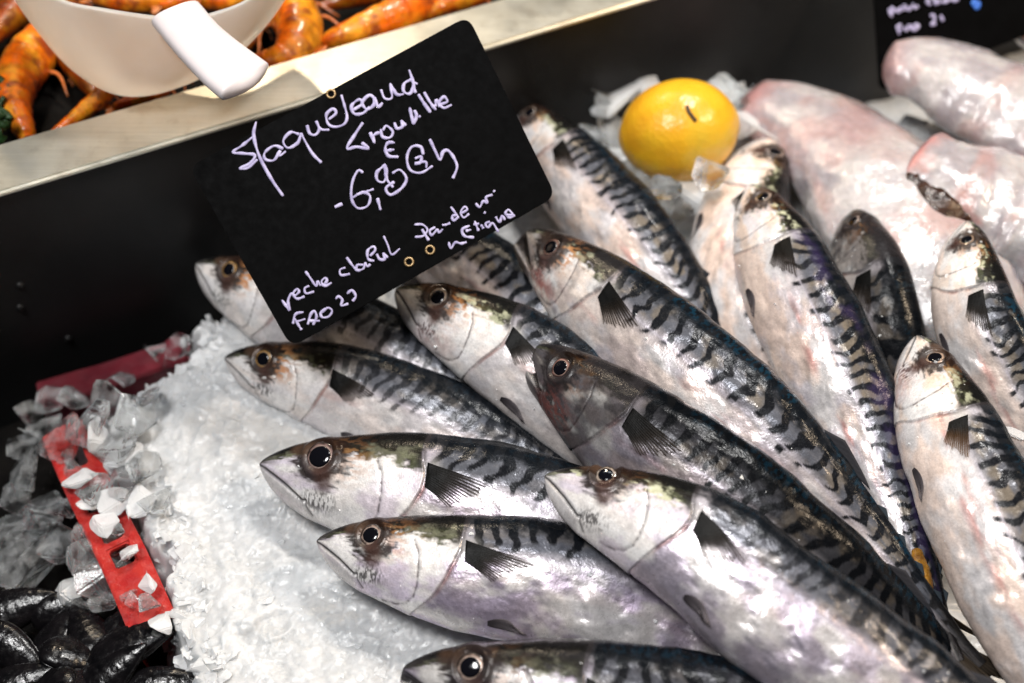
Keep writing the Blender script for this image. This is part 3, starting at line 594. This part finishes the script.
zd = zs(390, 150, 683/170, [
 [(98, 300), (130, 300), (150, 320), (134, 345), (100, 350)], [(128, 318), (156, 364)], [(182, 310), (160, 324), (168, 342), (190, 320), (196, 332), (212, 318)], [(210, 302), (226, 300), (242, 294)],
 [(244, 228), (276, 272)], [(268, 262), (250, 266), (256, 284), (276, 268)], [(288, 254), (310, 240), (300, 228), (284, 250), (296, 272), (318, 256)],
 [(344, 214), (360, 230), (374, 206), (390, 212), (386, 190), (412, 180)], [(415, 163), (421, 168)], [(377, 250), (384, 254)],
 [(236, 370), (244, 396), (262, 372), (286, 376), (308, 370)], [(320, 304), (290, 320), (300, 346), (338, 352)], [(304, 326), (326, 320)], [(340, 286), (356, 326)], [(335, 300), (358, 296)], [(365, 300), (376, 316)],
 [(402, 288), (384, 296), (394, 312), (412, 294), (436, 330)], [(424, 268), (440, 290), (450, 264), (462, 282)], [(468, 262), (492, 260), (476, 240), (464, 255), (480, 272), (502, 262)]])
SN = nrm(np.array([.02, -math.cos(math.radians(52)), math.sin(math.radians(52))])); SP = un(400, 270, .085)
sign([(189, 167), (468, 16), (556, 196), (291, 347)], SP, SN, 'price_sign', 'black price sign with lilac handwriting leaning over the mackerel heads', [
    ('species_lettering', M['chalk_lilac'], 0.00072, za+zb), ('price_lettering', M['chalk_lilac'], 0.00072, zp), ('origin_lettering', M['chalk_lilac'], 0.00060, zc+zd)],
    [(331, 94), (409, 262), (430, 250)])
ze = zs(860, 0, 747/164, [
 [(130, 40), (146, 78)], [(132, 44), (150, 36), (156, 52), (142, 58)], [(164, 40), (176, 56), (184, 34), (194, 50)], [(200, 20), (208, 48)], [(214, 30), (224, 44), (236, 26)], [(240, 16), (250, 38), (264, 26)],
 [(318, -4), (304, 10), (322, 22)], [(332, -14), (346, 18), (356, 4), (366, 16)], [(374, 2), (388, 12), (396, -4), (404, 10)], [(412, -8), (430, 4), (448, -4)],
 [(166, 118), (180, 156)], [(164, 122), (188, 112)], [(176, 138), (192, 132)], [(200, 122), (212, 140), (222, 116), (230, 134)], [(244, 112), (236, 130), (254, 134), (266, 118), (250, 110)],
 [(320, 72), (336, 70), (340, 90), (326, 112), (346, 108)], [(368, 68), (378, 96)]])
zf = zs(860, 0, 747/164, [[(524, -4), (516, 18), (534, 36), (540, 14), (522, 10)]])
SN2 = nrm(np.array([-.05, -math.cos(math.radians(40)), math.sin(math.radians(40))])); SP2 = un(940, 60, .055)
sign([(868, -90), (1030, -140), (1040, 30), (880, 92)], SP2, SN2, 'price_sign', 'second black sign with small writing behind the fillets at top right', [('lettering', M['chalk_lilac'], .0008, ze), ('blue_mark', M['chalk_blue'], .0011, zf)], [])
# ------------------------------------------------------------------ lemon
LC = un(679, 131, .052); lr = mpp(LC); lem = thing('lemon', 'whole orange-yellow lemon resting on ice above the mackerel', 'lemon', LC)
nu, nv = 90, 120; u = np.linspace(0, PI, nu)[:, None]; w = np.linspace(0, 2*PI, nv, endpoint=False)[None]
ax = nrm(np.array([1, .15, .12])); s2 = nrm(np.cross([0, 0, 1], ax)); u2 = np.cross(ax, s2); R = 51*lr
rad = np.sin(u)*(1+.03*(fbm(u*2+0*w, np.cos(w)*2+0*u, 7)-.5)); xx = np.cos(u)*1.16+.06*np.sign(np.cos(u))*np.maximum(np.abs(np.cos(u))-.93, 0)*8+0*w
V = LC+R*(xx[..., None]*ax+(rad*np.cos(w))[..., None]*s2+(rad*np.sin(w))[..., None]*u2)
mobj('peel', V.reshape(-1, 3), gridfaces(nu, nv, True), M['lemon'], lem)
def on_lemon(x, y):
    d = nrm(ray(x, y)); o = CAM-LC; B = np.array([ax/1.16, s2, u2])/R; o_, d_ = B@o, B@d
    a, b_, c = d_@d_, o_@d_, o_@o_-1; t = (-b_-math.sqrt(max(b_*b_-a*c, 0)))/a; return CAM+d*t
c = np.array([on_lemon(x, y) for x, y in ((687, 106), (689, 112), (694, 119), (696, 121))]); V, F = tube(catmull(c, 16), .0011, 8); mobj('stem_scar', V, F, M['lemon_scar'], lem)
# ------------------------------------------------------------------ white fish fillets
def loft(px, wid, hfac, seed, amp=.085, nu=110, nv=72, ref=(0, 0, 1)):
    C = np.array([un(*p) for p in px]); P = resample(catmull(C, 300), nu); t = np.linspace(0, 1, nu)
    W = np.interp(t, np.linspace(0, 1, len(wid)), [w_*mpp(c_) for w_, c_ in zip(wid, C)])
    k = np.exp(-np.linspace(-2, 2, 15)**2); k /= k.sum(); W = np.convolve(np.pad(W, 7, mode='edge'), k, 'valid')
    W = W*np.sqrt(np.clip(t/.05, 0, 1)+1e-4)*np.sqrt(np.clip((1-t)/.05, 0, 1)+1e-4)
    T, S, N = frames(P, np.array(ref, float)); a = np.linspace(0, 2*PI, nv, endpoint=False)
    tt = t[:, None]+0*a[None]; aa = a[None]+0*t[:, None]
    n = fbm(tt*5+seed, np.cos(aa)*1.6+3, seed)+fbm(tt*5-seed, np.sin(aa)*1.6, seed+5)-1
    n2 = fbm(tt*16, np.cos(aa)*4, seed+7)+fbm(tt*16, np.sin(aa)*4, seed+8)-1
    m = 1+amp*2.2*n+amp*.7*n2
    V = P[:, None]+(W[:, None]*m)[..., None]*(np.cos(aa)[..., None]*S[:, None]+hfac*np.sin(aa)[..., None]*N[:, None])
    return V, tt, aa, P
def fillet(label, px, wid, hfac, seed, pink, tip, nm='fish_fillet', cat='fish fillet', group='white fish fillets'):
    V, t, a, P = loft(px, wid, hfac, seed); root = thing(nm, label, cat, P[40], group)
    col = np.broadcast_to(np.array([.53, .495, .495]), t.shape+(3,)).copy(); n = fbm(t*9+seed, np.cos(a)*2.5, seed+2)
    col = lerp(col, (.31, .275, .31), ss(.38, .65, n)*.6); col = lerp(col, (.50, .19, .15), ss(.54, .74, fbm(t*7, np.sin(a)*2.5, seed+3))*pink)
    col = lerp(col, (.60, .16, .13), ss(.16, .0, t+(n-.5)*.12)*tip); col = lerp(col, (.40, .42, .43), ss(.55, .7, fbm(t*4, a*.6, seed+9))*.5)
    mobj('flesh', V.reshape(-1, 3), gridfaces(*t.shape, True), M['flesh'], root, True, {'Col': np.clip(col, 0, 1).reshape(-1, 3)}); return root
fillet('broad pale pink fish fillet lying right of the lemon', [(738, 104, .030), (795, 120, .034), (856, 164, .036), (914, 244, .032), (970, 350, .02)], [34, 58, 80, 84, 74], .55, 41, .35, .5)
fillet('grey-pink fish fillet in front of the second black sign', [(882, 66, .052), (930, 72, .054), (1000, 106, .052), (1080, 160, .046)], [30, 52, 58, 56], .6, 42, .25, .35)
f3 = fillet('pink fish fillet with a strip of brown skin at the right edge', [(908, 162, .05), (950, 182, .049), (1020, 215, .044), (1090, 265, .04)], [44, 60, 66, 64], .6, 43, .55, .8)
V, t, a, P = loft([(908, 162, .05), (950, 182, .049), (1020, 215, .044), (1090, 265, .04)], [44, 60, 66, 64], .6, 43)
tt = np.linspace(.006, .42, 60)[:, None]; uu = np.linspace(-1, 1, 20)[None]; wt = .52*np.sin(PI*np.clip((tt-.006)/.414, 0, 1)**.8)**.6*(.75+.5*fbm(tt*30, tt*0, 4))+.02
fi, fa = tt*109+0*uu, ((PI-.42+.20*tt/.42+.85*wt*uu)/(2*PI)*72) % 72
i0_, j0_ = fi.astype(int), fa.astype(int); wi, wj = (fi-i0_)[..., None], (fa-j0_)[..., None]; j1_ = (j0_+1) % 72
q = (V[i0_, j0_]*(1-wi)+V[i0_+1, j0_]*wi)*(1-wj)+(V[i0_, j1_]*(1-wi)+V[i0_+1, j1_]*wi)*wj
q = q+nrm(q-P[i0_])*(-.0008+.0062*np.clip(1-np.abs(uu), 0, 1)**.5*np.clip(np.sin(PI*(tt-.006)/.414), 0, 1)**.5*(.85+.3*fbm(tt*14+0*uu, uu*2+0*tt, 9)))[..., None]
mobj('brown_skin', q.reshape(-1, 3), gridfaces(60, 20), M['dark_fish_skin'], f3, True)
fillet('small salmon-pink fillet end in the top right corner', [(1008, 10, .06), (1030, 26, .06), (1062, 50, .055)], [12, 24, 26], .7, 45, .9, .6)
# amber sliver between the tails, invented stand-in for something unidentified
V, t, a, P = loft([(916, 548, .034), (923, 578, .034), (931, 604, .030)], [5, 9, 6], .6, 46, .08, 50, 30)
tag(mobj('fish_roe', V.reshape(-1, 3), gridfaces(50, 30, True), M['roe_amber']), 'amber sliver of roe glimpsed between the tails and the rightmost belly', 'roe')
# ------------------------------------------------------------------ red crate
cr = thing('red_crate', 'red plastic crate with slotted rim half buried in ice', 'crate', un(95, 450, -.03))
def beam(px, half, zt, depth, holes, name, mat='red_plastic'):
    """rim of a crate wall: flat top with rectangular slots, skirts on both sides"""
    P = np.array([un(x, y, zt) for x, y in px]); P = resample(catmull(P, 100), 61); T, S, N = frames(P, np.array([0, 0, 1.]))
    bm = bmesh.new(); cols = [-1, -.45, .45, 1]
    g = [[bm.verts.new(P[i]+S[i]*half*c) for c in cols] for i in range(61)]
    for i in range(60):
        for j in range(3):
            if j == 1 and any(a <= i < b for a, b in holes): continue
            bm.faces.new((g[i][j], g[i+1][j], g[i+1][j+1], g[i][j+1]))
    r = bmesh.ops.extrude_face_region(bm, geom=bm.faces[:])
    bmesh.ops.translate(bm, vec=(0, 0, -.0035), verts=[v for v in r['geom'] if isinstance(v, bmesh.types.BMVert)])
    for sd in (-1, 1):
        lo = [[bm.verts.new(P[i]+S[i]*half*(.995-.14*(k > 0))*sd+np.array([0, 0, -.0032-depth*k])) for k in (0, 1)] for i in range(61)]
        for i in range(60): bm.faces.new((lo[i][0], lo[i+1][0], lo[i+1][1], lo[i][1]))
    bmesh.ops.recalc_face_normals(bm, faces=bm.faces); bmesh.ops.bevel(bm, geom=[e for e in bm.edges if e.calc_face_angle(0) > 1], offset=.0008, segments=2, affect='EDGES')
    return bmobj(name, bm, M[mat], cr)
beam([(62, 428), (92, 495), (122, 555), (150, 618), (158, 636)], .0108, -.002, .05, [(6, 12), (19, 25), (29, 34), (36, 41)], 'slotted_rim')
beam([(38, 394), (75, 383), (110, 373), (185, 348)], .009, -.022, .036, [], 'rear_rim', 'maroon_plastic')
# ------------------------------------------------------------------ mussels
def mussel(x, y, z, size, rot, tilt, seed, label):
    rg = np.random.default_rng(seed); n, m = 40, 28; c = un(x, y, z)
    root = thing('mussel', label, 'mussel', c, 'black mussels')
    Rm = np.array(Matrix.Rotation(rot, 3, 'Z')@Matrix.Rotation(tilt, 3, 'X')@Matrix.Rotation(rg.uniform(-.5, .5), 3, 'Y'))
    for sgn in (1, -1):
        t = np.linspace(0, 1, n)[:, None]; a = np.linspace(0, PI, m)[None]
        wd = .50*np.sin(PI*t**.62)**.75*(1-.1*t); ht = .26*np.sin(PI*t**.6)**.8
        X = (t-.5)*2.0+0*a; Y = wd*np.cos(a)+.10*np.sin(PI*t)+0*a; Zz = sgn*(ht*np.sin(a)+.012)+.01*np.sin(t*60+0*a)*np.sin(a)*.4
        V = np.stack([X, Y, Zz], -1).reshape(-1, 3)*size@Rm.T+c
        mobj('shell_half', V, gridfaces(n, m) if sgn > 0 else gridfaces(n, m)[:, ::-1].copy(), M['mussel_shell'], root).modifiers.new('thickness', 'SOLIDIFY').thickness = .0008
ML = 'glossy black mussel in the heap at bottom left'
for i, (x, y, z, s, r, tl) in enumerate([(20, 612, -.02, .022, .4, .4), (58, 640, -.018, .022, 1.2, -.3), (10, 655, -.016, .022, -.5, .5), (92, 628, -.014, .02, 2.2, .3), (88, 662, -.012, .022, .1, -.4),
        (112, 680, -.008, .022, .8, .2), (45, 676, -.012, .022, 2.6, -.2), (165, 690, -.012, .02, .2, .3), (-6, 630, -.02, .022, 1.6, .1), (70, 612, -.022, .018, .2, .6), (112, 632, -.014, .018, 1.0, -.5), (20, 690, -.01, .022, .5, .3), (75, 695, -.006, .022, 1.5, .3)]):
    mussel(x, y, z, s, r, tl, 60+i, ML)
mussel(138, 645, -.006, .024, .5, -.15, 90, 'round black mussel at the right end of the heap, against the ice')
# ------------------------------------------------------------------ prawns
def prawn(px, r, seed, label, tone=1.0, z0=HR-.014, group='cooked prawns'):
    C = np.array([un(x, y, z0+dz) for x, y, dz in px]); R = r*mpp(C[0]); n, m = 150, 36
    P = resample(catmull(C, 300), n); T, S, N = frames(P, np.array([0, 0, 1.])); t = np.linspace(0, 1, n)[:, None]; a = np.linspace(0, 2*PI, m, endpoint=False)[None]
    pr = np.interp(t, [0, .03, .1, .35, .6, .8, .92, 1], [.25, .42, .55, .9, 1.0, .95, .6, .08])
    seg = (t*10.5) % 1; rid = np.where(t < .62, .05*seg**1.5-.02, .03*np.sin(t*50))
    nz = fbm(t*20+seed, np.cos(a)*3, seed)-.5
    q = R*pr*(1+rid+.10*nz)
    V = P[:, None]+q[..., None]*(np.cos(a)[..., None]*S[:, None]*.85+np.sin(a)[..., None]*N[:, None])
    col = np.broadcast_to(np.array([.86, .15, .004]), V.shape).copy(); col = lerp(col, (.95, .36, .02), ss(.4, .7, fbm(t*8+0*a, a*1.1, seed+2))+0*a)
    col = lerp(col, (.52, .07, .006), np.where(t < .62, .45*ss(.70, .95, seg), 0)+0*a); col = lerp(col, (.30, .05, .016), ss(.62, .72, fbm(t*14+0*a, a*1.5, seed+3))*.8)
    root = thing('prawn', label, 'prawn', P[n//2], group)
    mobj('shell', V.reshape(-1, 3), gridfaces(n, m, True), M['prawn'], root, True, {'Col': np.clip(col*tone, 0, 1).reshape(-1, 3)})
    rg = np.random.default_rng(seed)
    for k in range(5):
        i = int((.58+.07*k)*n); b0 = P[i]-N[i]*R*.5; s_ = S[i]*(1 if k % 2 else -1)
        c = np.array([b0, b0+s_*R*1.1+N[i]*R*.1, b0+s_*R*1.7-T[i]*R*.8-N[i]*R*.4]); Vl, Fl = tube(catmull(c, 12), np.linspace(R*.12, R*.03, 12), 6)
        mobj('leg', Vl, Fl, M['prawn'], root, True, {'Col': np.tile(np.array([.6, .16, .03])*tone, (len(Vl), 1))})
    for k in (-1, 1):
        c = np.array([P[-4], P[-1]+T[-1]*R+N[-1]*R*.5+S[-1]*k*R*.5, P[-1]+T[-1]*R*.5+S[-1]*k*R*2.4+N[-1]*R*.2]); Vl, Fl = tube(catmull(c, 18), np.linspace(R*.06, R*.02, 18), 5)
        mobj('antenna', Vl, Fl, M['prawn'], root, True, {'Col': np.tile(np.array([.5, .11, .03])*tone, (len(Vl), 1))})
    bm = bmesh.new(); bmesh.ops.create_uvsphere(bm, u_segments=12, v_segments=8, radius=R*.16, matrix=Matrix.Translation(Vector(P[int(.9*n)]+S[int(.9*n)]*R*.55+N[int(.9*n)]*R*.3))); bmobj('eye', bm, M['pupil'], root, True)
    V = []; Cc = []
    for i in range(21):
        f = i/20*2-1
        for g in np.linspace(0, 1, 6):
            V.append(P[3]-T[3]*R*.95*g*(1-.25*abs(math.sin(f*4.7)))+S[3]*f*R*(.25+.7*g)+N[3]*R*(.1*math.cos(f*9)*g)); Cc.append(np.array([.7, .2, .03])*tone)
    o = mobj('tail_fan', np.array(V), gridfaces(21, 6), M['prawn'], root, True, {'Col': np.array(Cc)}); o.modifiers.new('thickness', 'SOLIDIFY').thickness = R*.06
prawn([(28, 140, -.002), (14, 92, .004), (40, 48, .0), (80, 30, -.004)], 27, 70, 'bright orange prawn at the left edge, below the scoop')
prawn([(48, 138, .004), (78, 116, .006), (105, 92, .004), (122, 62, .0)], 11, 71, 'slim orange prawn running along the rim under the scoop bowl')
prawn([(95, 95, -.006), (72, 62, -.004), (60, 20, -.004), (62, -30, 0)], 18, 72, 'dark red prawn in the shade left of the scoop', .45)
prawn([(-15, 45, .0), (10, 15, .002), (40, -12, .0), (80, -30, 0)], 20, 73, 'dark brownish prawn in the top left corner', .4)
prawn([(92, -2, .002), (128, 2, .004), (165, -4, .002), (200, -25, 0)], 13, 74, 'orange prawn at the top edge behind the scoop rim, left one', .8)
prawn([(160, 6, .002), (198, -2, .004), (232, 0, .002), (262, -18, 0)], 13, 75, 'orange prawn at the top edge behind the scoop rim, nearer the handle', .9)
prawn([(252, 66, .004), (286, 60, .008), (300, 30, .010), (282, 2, .008), (248, -8, .004)], 29, 76, 'thick curled orange prawn tail right of the scoop handle', .9)
prawn([(322, 44, .006), (362, 30, .008), (402, 14, .006), (430, -14, .002), (440, -50, 0)], 25, 77, 'bright orange prawn lying lengthwise along the rim above the price sign')
prawn([(422, 18, .0), (448, 4, .002), (478, -6, .0), (510, -30, 0)], 13, 78, 'orange-red prawn at the top edge, farthest right', .75)
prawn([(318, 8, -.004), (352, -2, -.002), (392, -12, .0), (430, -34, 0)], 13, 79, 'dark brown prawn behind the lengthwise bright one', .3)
prawn([(112, 108, .0), (140, 98, .002), (165, 84, .0), (185, 60, 0)], 11, 80, 'orange prawn showing just under the bottom of the scoop bowl', .8)
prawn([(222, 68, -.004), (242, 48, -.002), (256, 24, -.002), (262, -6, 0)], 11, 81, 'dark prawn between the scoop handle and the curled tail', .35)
# parsley sprig at the left edge
pr = thing('parsley_sprig', 'dark green parsley sprig at the left edge beside the prawns', 'herb', un(4, 120, HR-.01)); rg = np.random.default_rng(8)
for k in range(16):
    c = un(rg.uniform(-12, 9), rg.uniform(84, 136), HR+rg.uniform(-.01, .004)); V = []
    d1 = nrm(rg.normal(size=3)+np.array([0, 0, .6])); d2 = nrm(np.cross(d1, rg.normal(size=3))); d3 = np.cross(d1, d2)
    for i in range(13):
        f = i/12*2*PI
        for g in (.15, .55, 1):
            rr_ = .006*g*(.65+.35*abs(math.sin(f*2.5))); V.append(c+rr_*(math.cos(f)*d2+math.sin(f)*d3)+d1*.002*math.sin(f*5)*g)
    mobj('leaf', np.array(V), gridfaces(13, 3), M['parsley_green'], pr).modifiers.new('thickness', 'SOLIDIFY').thickness = .0004
V, F = tube(catmull(np.array([un(-14, 150, HR-.02), un(-6, 120, HR-.008), un(4, 96, HR)]), 12), .0012, 6); mobj('stem', V, F, M['parsley_green'], pr)
# ------------------------------------------------------------------ scoop
so = thing('scoop', 'white plastic scoop lying on the prawns with its handle over the rim', 'scoop', un(160, 70, HR+.02))
top = catmull(np.array([un(2, -62, .175), un(30, -25, .170), un(62, 0, .165), (un(108, 9, .162)), un(150, 15, .158), un(185, 18, .156), un(214, 12, .157), un(246, 0, .161), un(272, -25, .167), un(292, -60, .172)]), 90)
bot = catmull(np.array([un(-8, -58, .13), un(16, -8, .124), un(36, 26, .120), un(64, 62, .117), (un(98, 88, .114)), un(132, 97, .112), un(172, 90, .113), un(214, 70, .116), un(248, 36, .122), un(280, -12, .130)]), 90)
ctr = np.mean(bot, 0); V = []
for g in np.linspace(0, 1, 26):
    ring = top*(1-g)+bot*g; out = nrm((ring-ctr)*np.array([1, 1, 0])); V.append(ring+out*.010*math.sin(PI*g)**.8+np.array([0, 0, .0]))
ch = bot[14]+(bot[76]-bot[14])*np.linspace(0, 1, 90)[:, None]
inn = [bot*(1-g)+ch*g for g in np.linspace(.15, 1, 10)]
V = np.array(V+inn); o = mobj('bowl', V.reshape(-1, 3), gridfaces(36, 90), M['scoop_plastic'], so); md_ = o.modifiers.new('thickness', 'SOLIDIFY'); md_.thickness = .0014; md_.offset = 1
hp = catmull(np.array([un(176, 14, .158), un(198, 40, .156), un(226, 66, .153), un(250, 85, .150)]), 44); T, S, N = frames(hp, np.array([0, 0, 1.])); t = np.linspace(0, 1, 44)
w_ = (27+5*ss(.2, .9, t))*mpp(hp[20])*np.sqrt(np.clip((1-t)/.07, 0, 1)*.75+.25); h_ = .0048*np.sqrt(np.clip((1-t)/.07, 0, 1)*.7+.3)
a = np.linspace(0, 2*PI, 48, endpoint=False); se = lambda x, p: np.sign(x)*np.abs(x)**p
V = hp[:, None]+w_[:, None, None]*se(np.cos(a), .7)[None, :, None]*S[:, None]+h_[:, None, None]*se(np.sin(a), .8)[None, :, None]*N[:, None]
V = np.concatenate([V.reshape(-1, 3), hp[-1:]+T[-1]*.002]); F = [tuple(f) for f in gridfaces(44, 48, True)]+[(44*48, 43*48+j, 43*48+(j+1) % 48) for j in range(48)]
mobj('handle', V, F, M['handle_plastic'], so)
# ------------------------------------------------------------------ light
w = bpy.data.worlds.new('World'); sc.world = w; w.use_nodes = True
bg = w.node_tree.nodes['Background']; bg.inputs[0].default_value = (.75, .8, 1, 1); bg.inputs[1].default_value = .012
def lamp(name, loc, to, size, power, col=(1, 1, 1), sy=None):
    l = bpy.data.lights.new(name, 'AREA'); l.shape = 'DISK' if not sy else 'RECTANGLE'; l.size = size; l.energy = power; l.color = col
    if sy: l.size_y = sy
    o = bpy.data.objects.new(name, l); COL.objects.link(o); o.location = loc
    o.rotation_euler = (Vector(to)-Vector(loc)).to_track_quat('-Z', 'Y').to_euler(); return o
lamp('back_lamp', (.30, .34, 1.05), (0, 0, 0), .14, 8.5, (1, .97, .93))
lamp('key_lamp', (-.30, -.30, 1.1), (.02, 0, 0), .30, 10.5, (1, .99, .98))
lamp('strip_lamp', (-.05, -.42, 1.15), (0, .02, 0), 1.1, 1.8, (.95, .96, 1), .12)  # added fill with no seen source, gives the silver flanks something bright to reflect
lamp('rear_strip_lamp', (.1, .62, .95), (0, .05, 0), 1.1, 1.2, (.9, .95, 1), .06)  # added strip behind, unseen source for glints along the fish backs
lamp('warm_lamp', (.75, -.05, .8), (.2, .05, 0), .10, 5.0, (1, .78, .55))
lamp('warm_back_lamp', (-.25, .75, .8), (-.1, .2, .05), .05, 2.6, (1, .82, .6))
# ------------------------------------------------------------------ camera
cd = bpy.data.cameras.new('camera'); co = bpy.data.objects.new('camera', cd); COL.objects.link(co)
co.location = CAM; co.rotation_euler = (PI/2-PITCH, 0, 0); cd.lens = FOC; cd.sensor_width = 36; cd.clip_start = .01; cd.clip_end = 50
cd.dof.use_dof = True; cd.dof.focus_distance = float(np.dot(un(420, 500, .04)-CAM, FW)); cd.dof.aperture_fstop = 4.5
sc.camera = co
sc.view_settings.view_transform = 'Standard'; sc.view_settings.look = 'None'; sc.view_settings.gamma = 1; sc.view_settings.exposure = -.06
sc.cycles.use_denoising = True
sc.cycles.max_bounces = 10
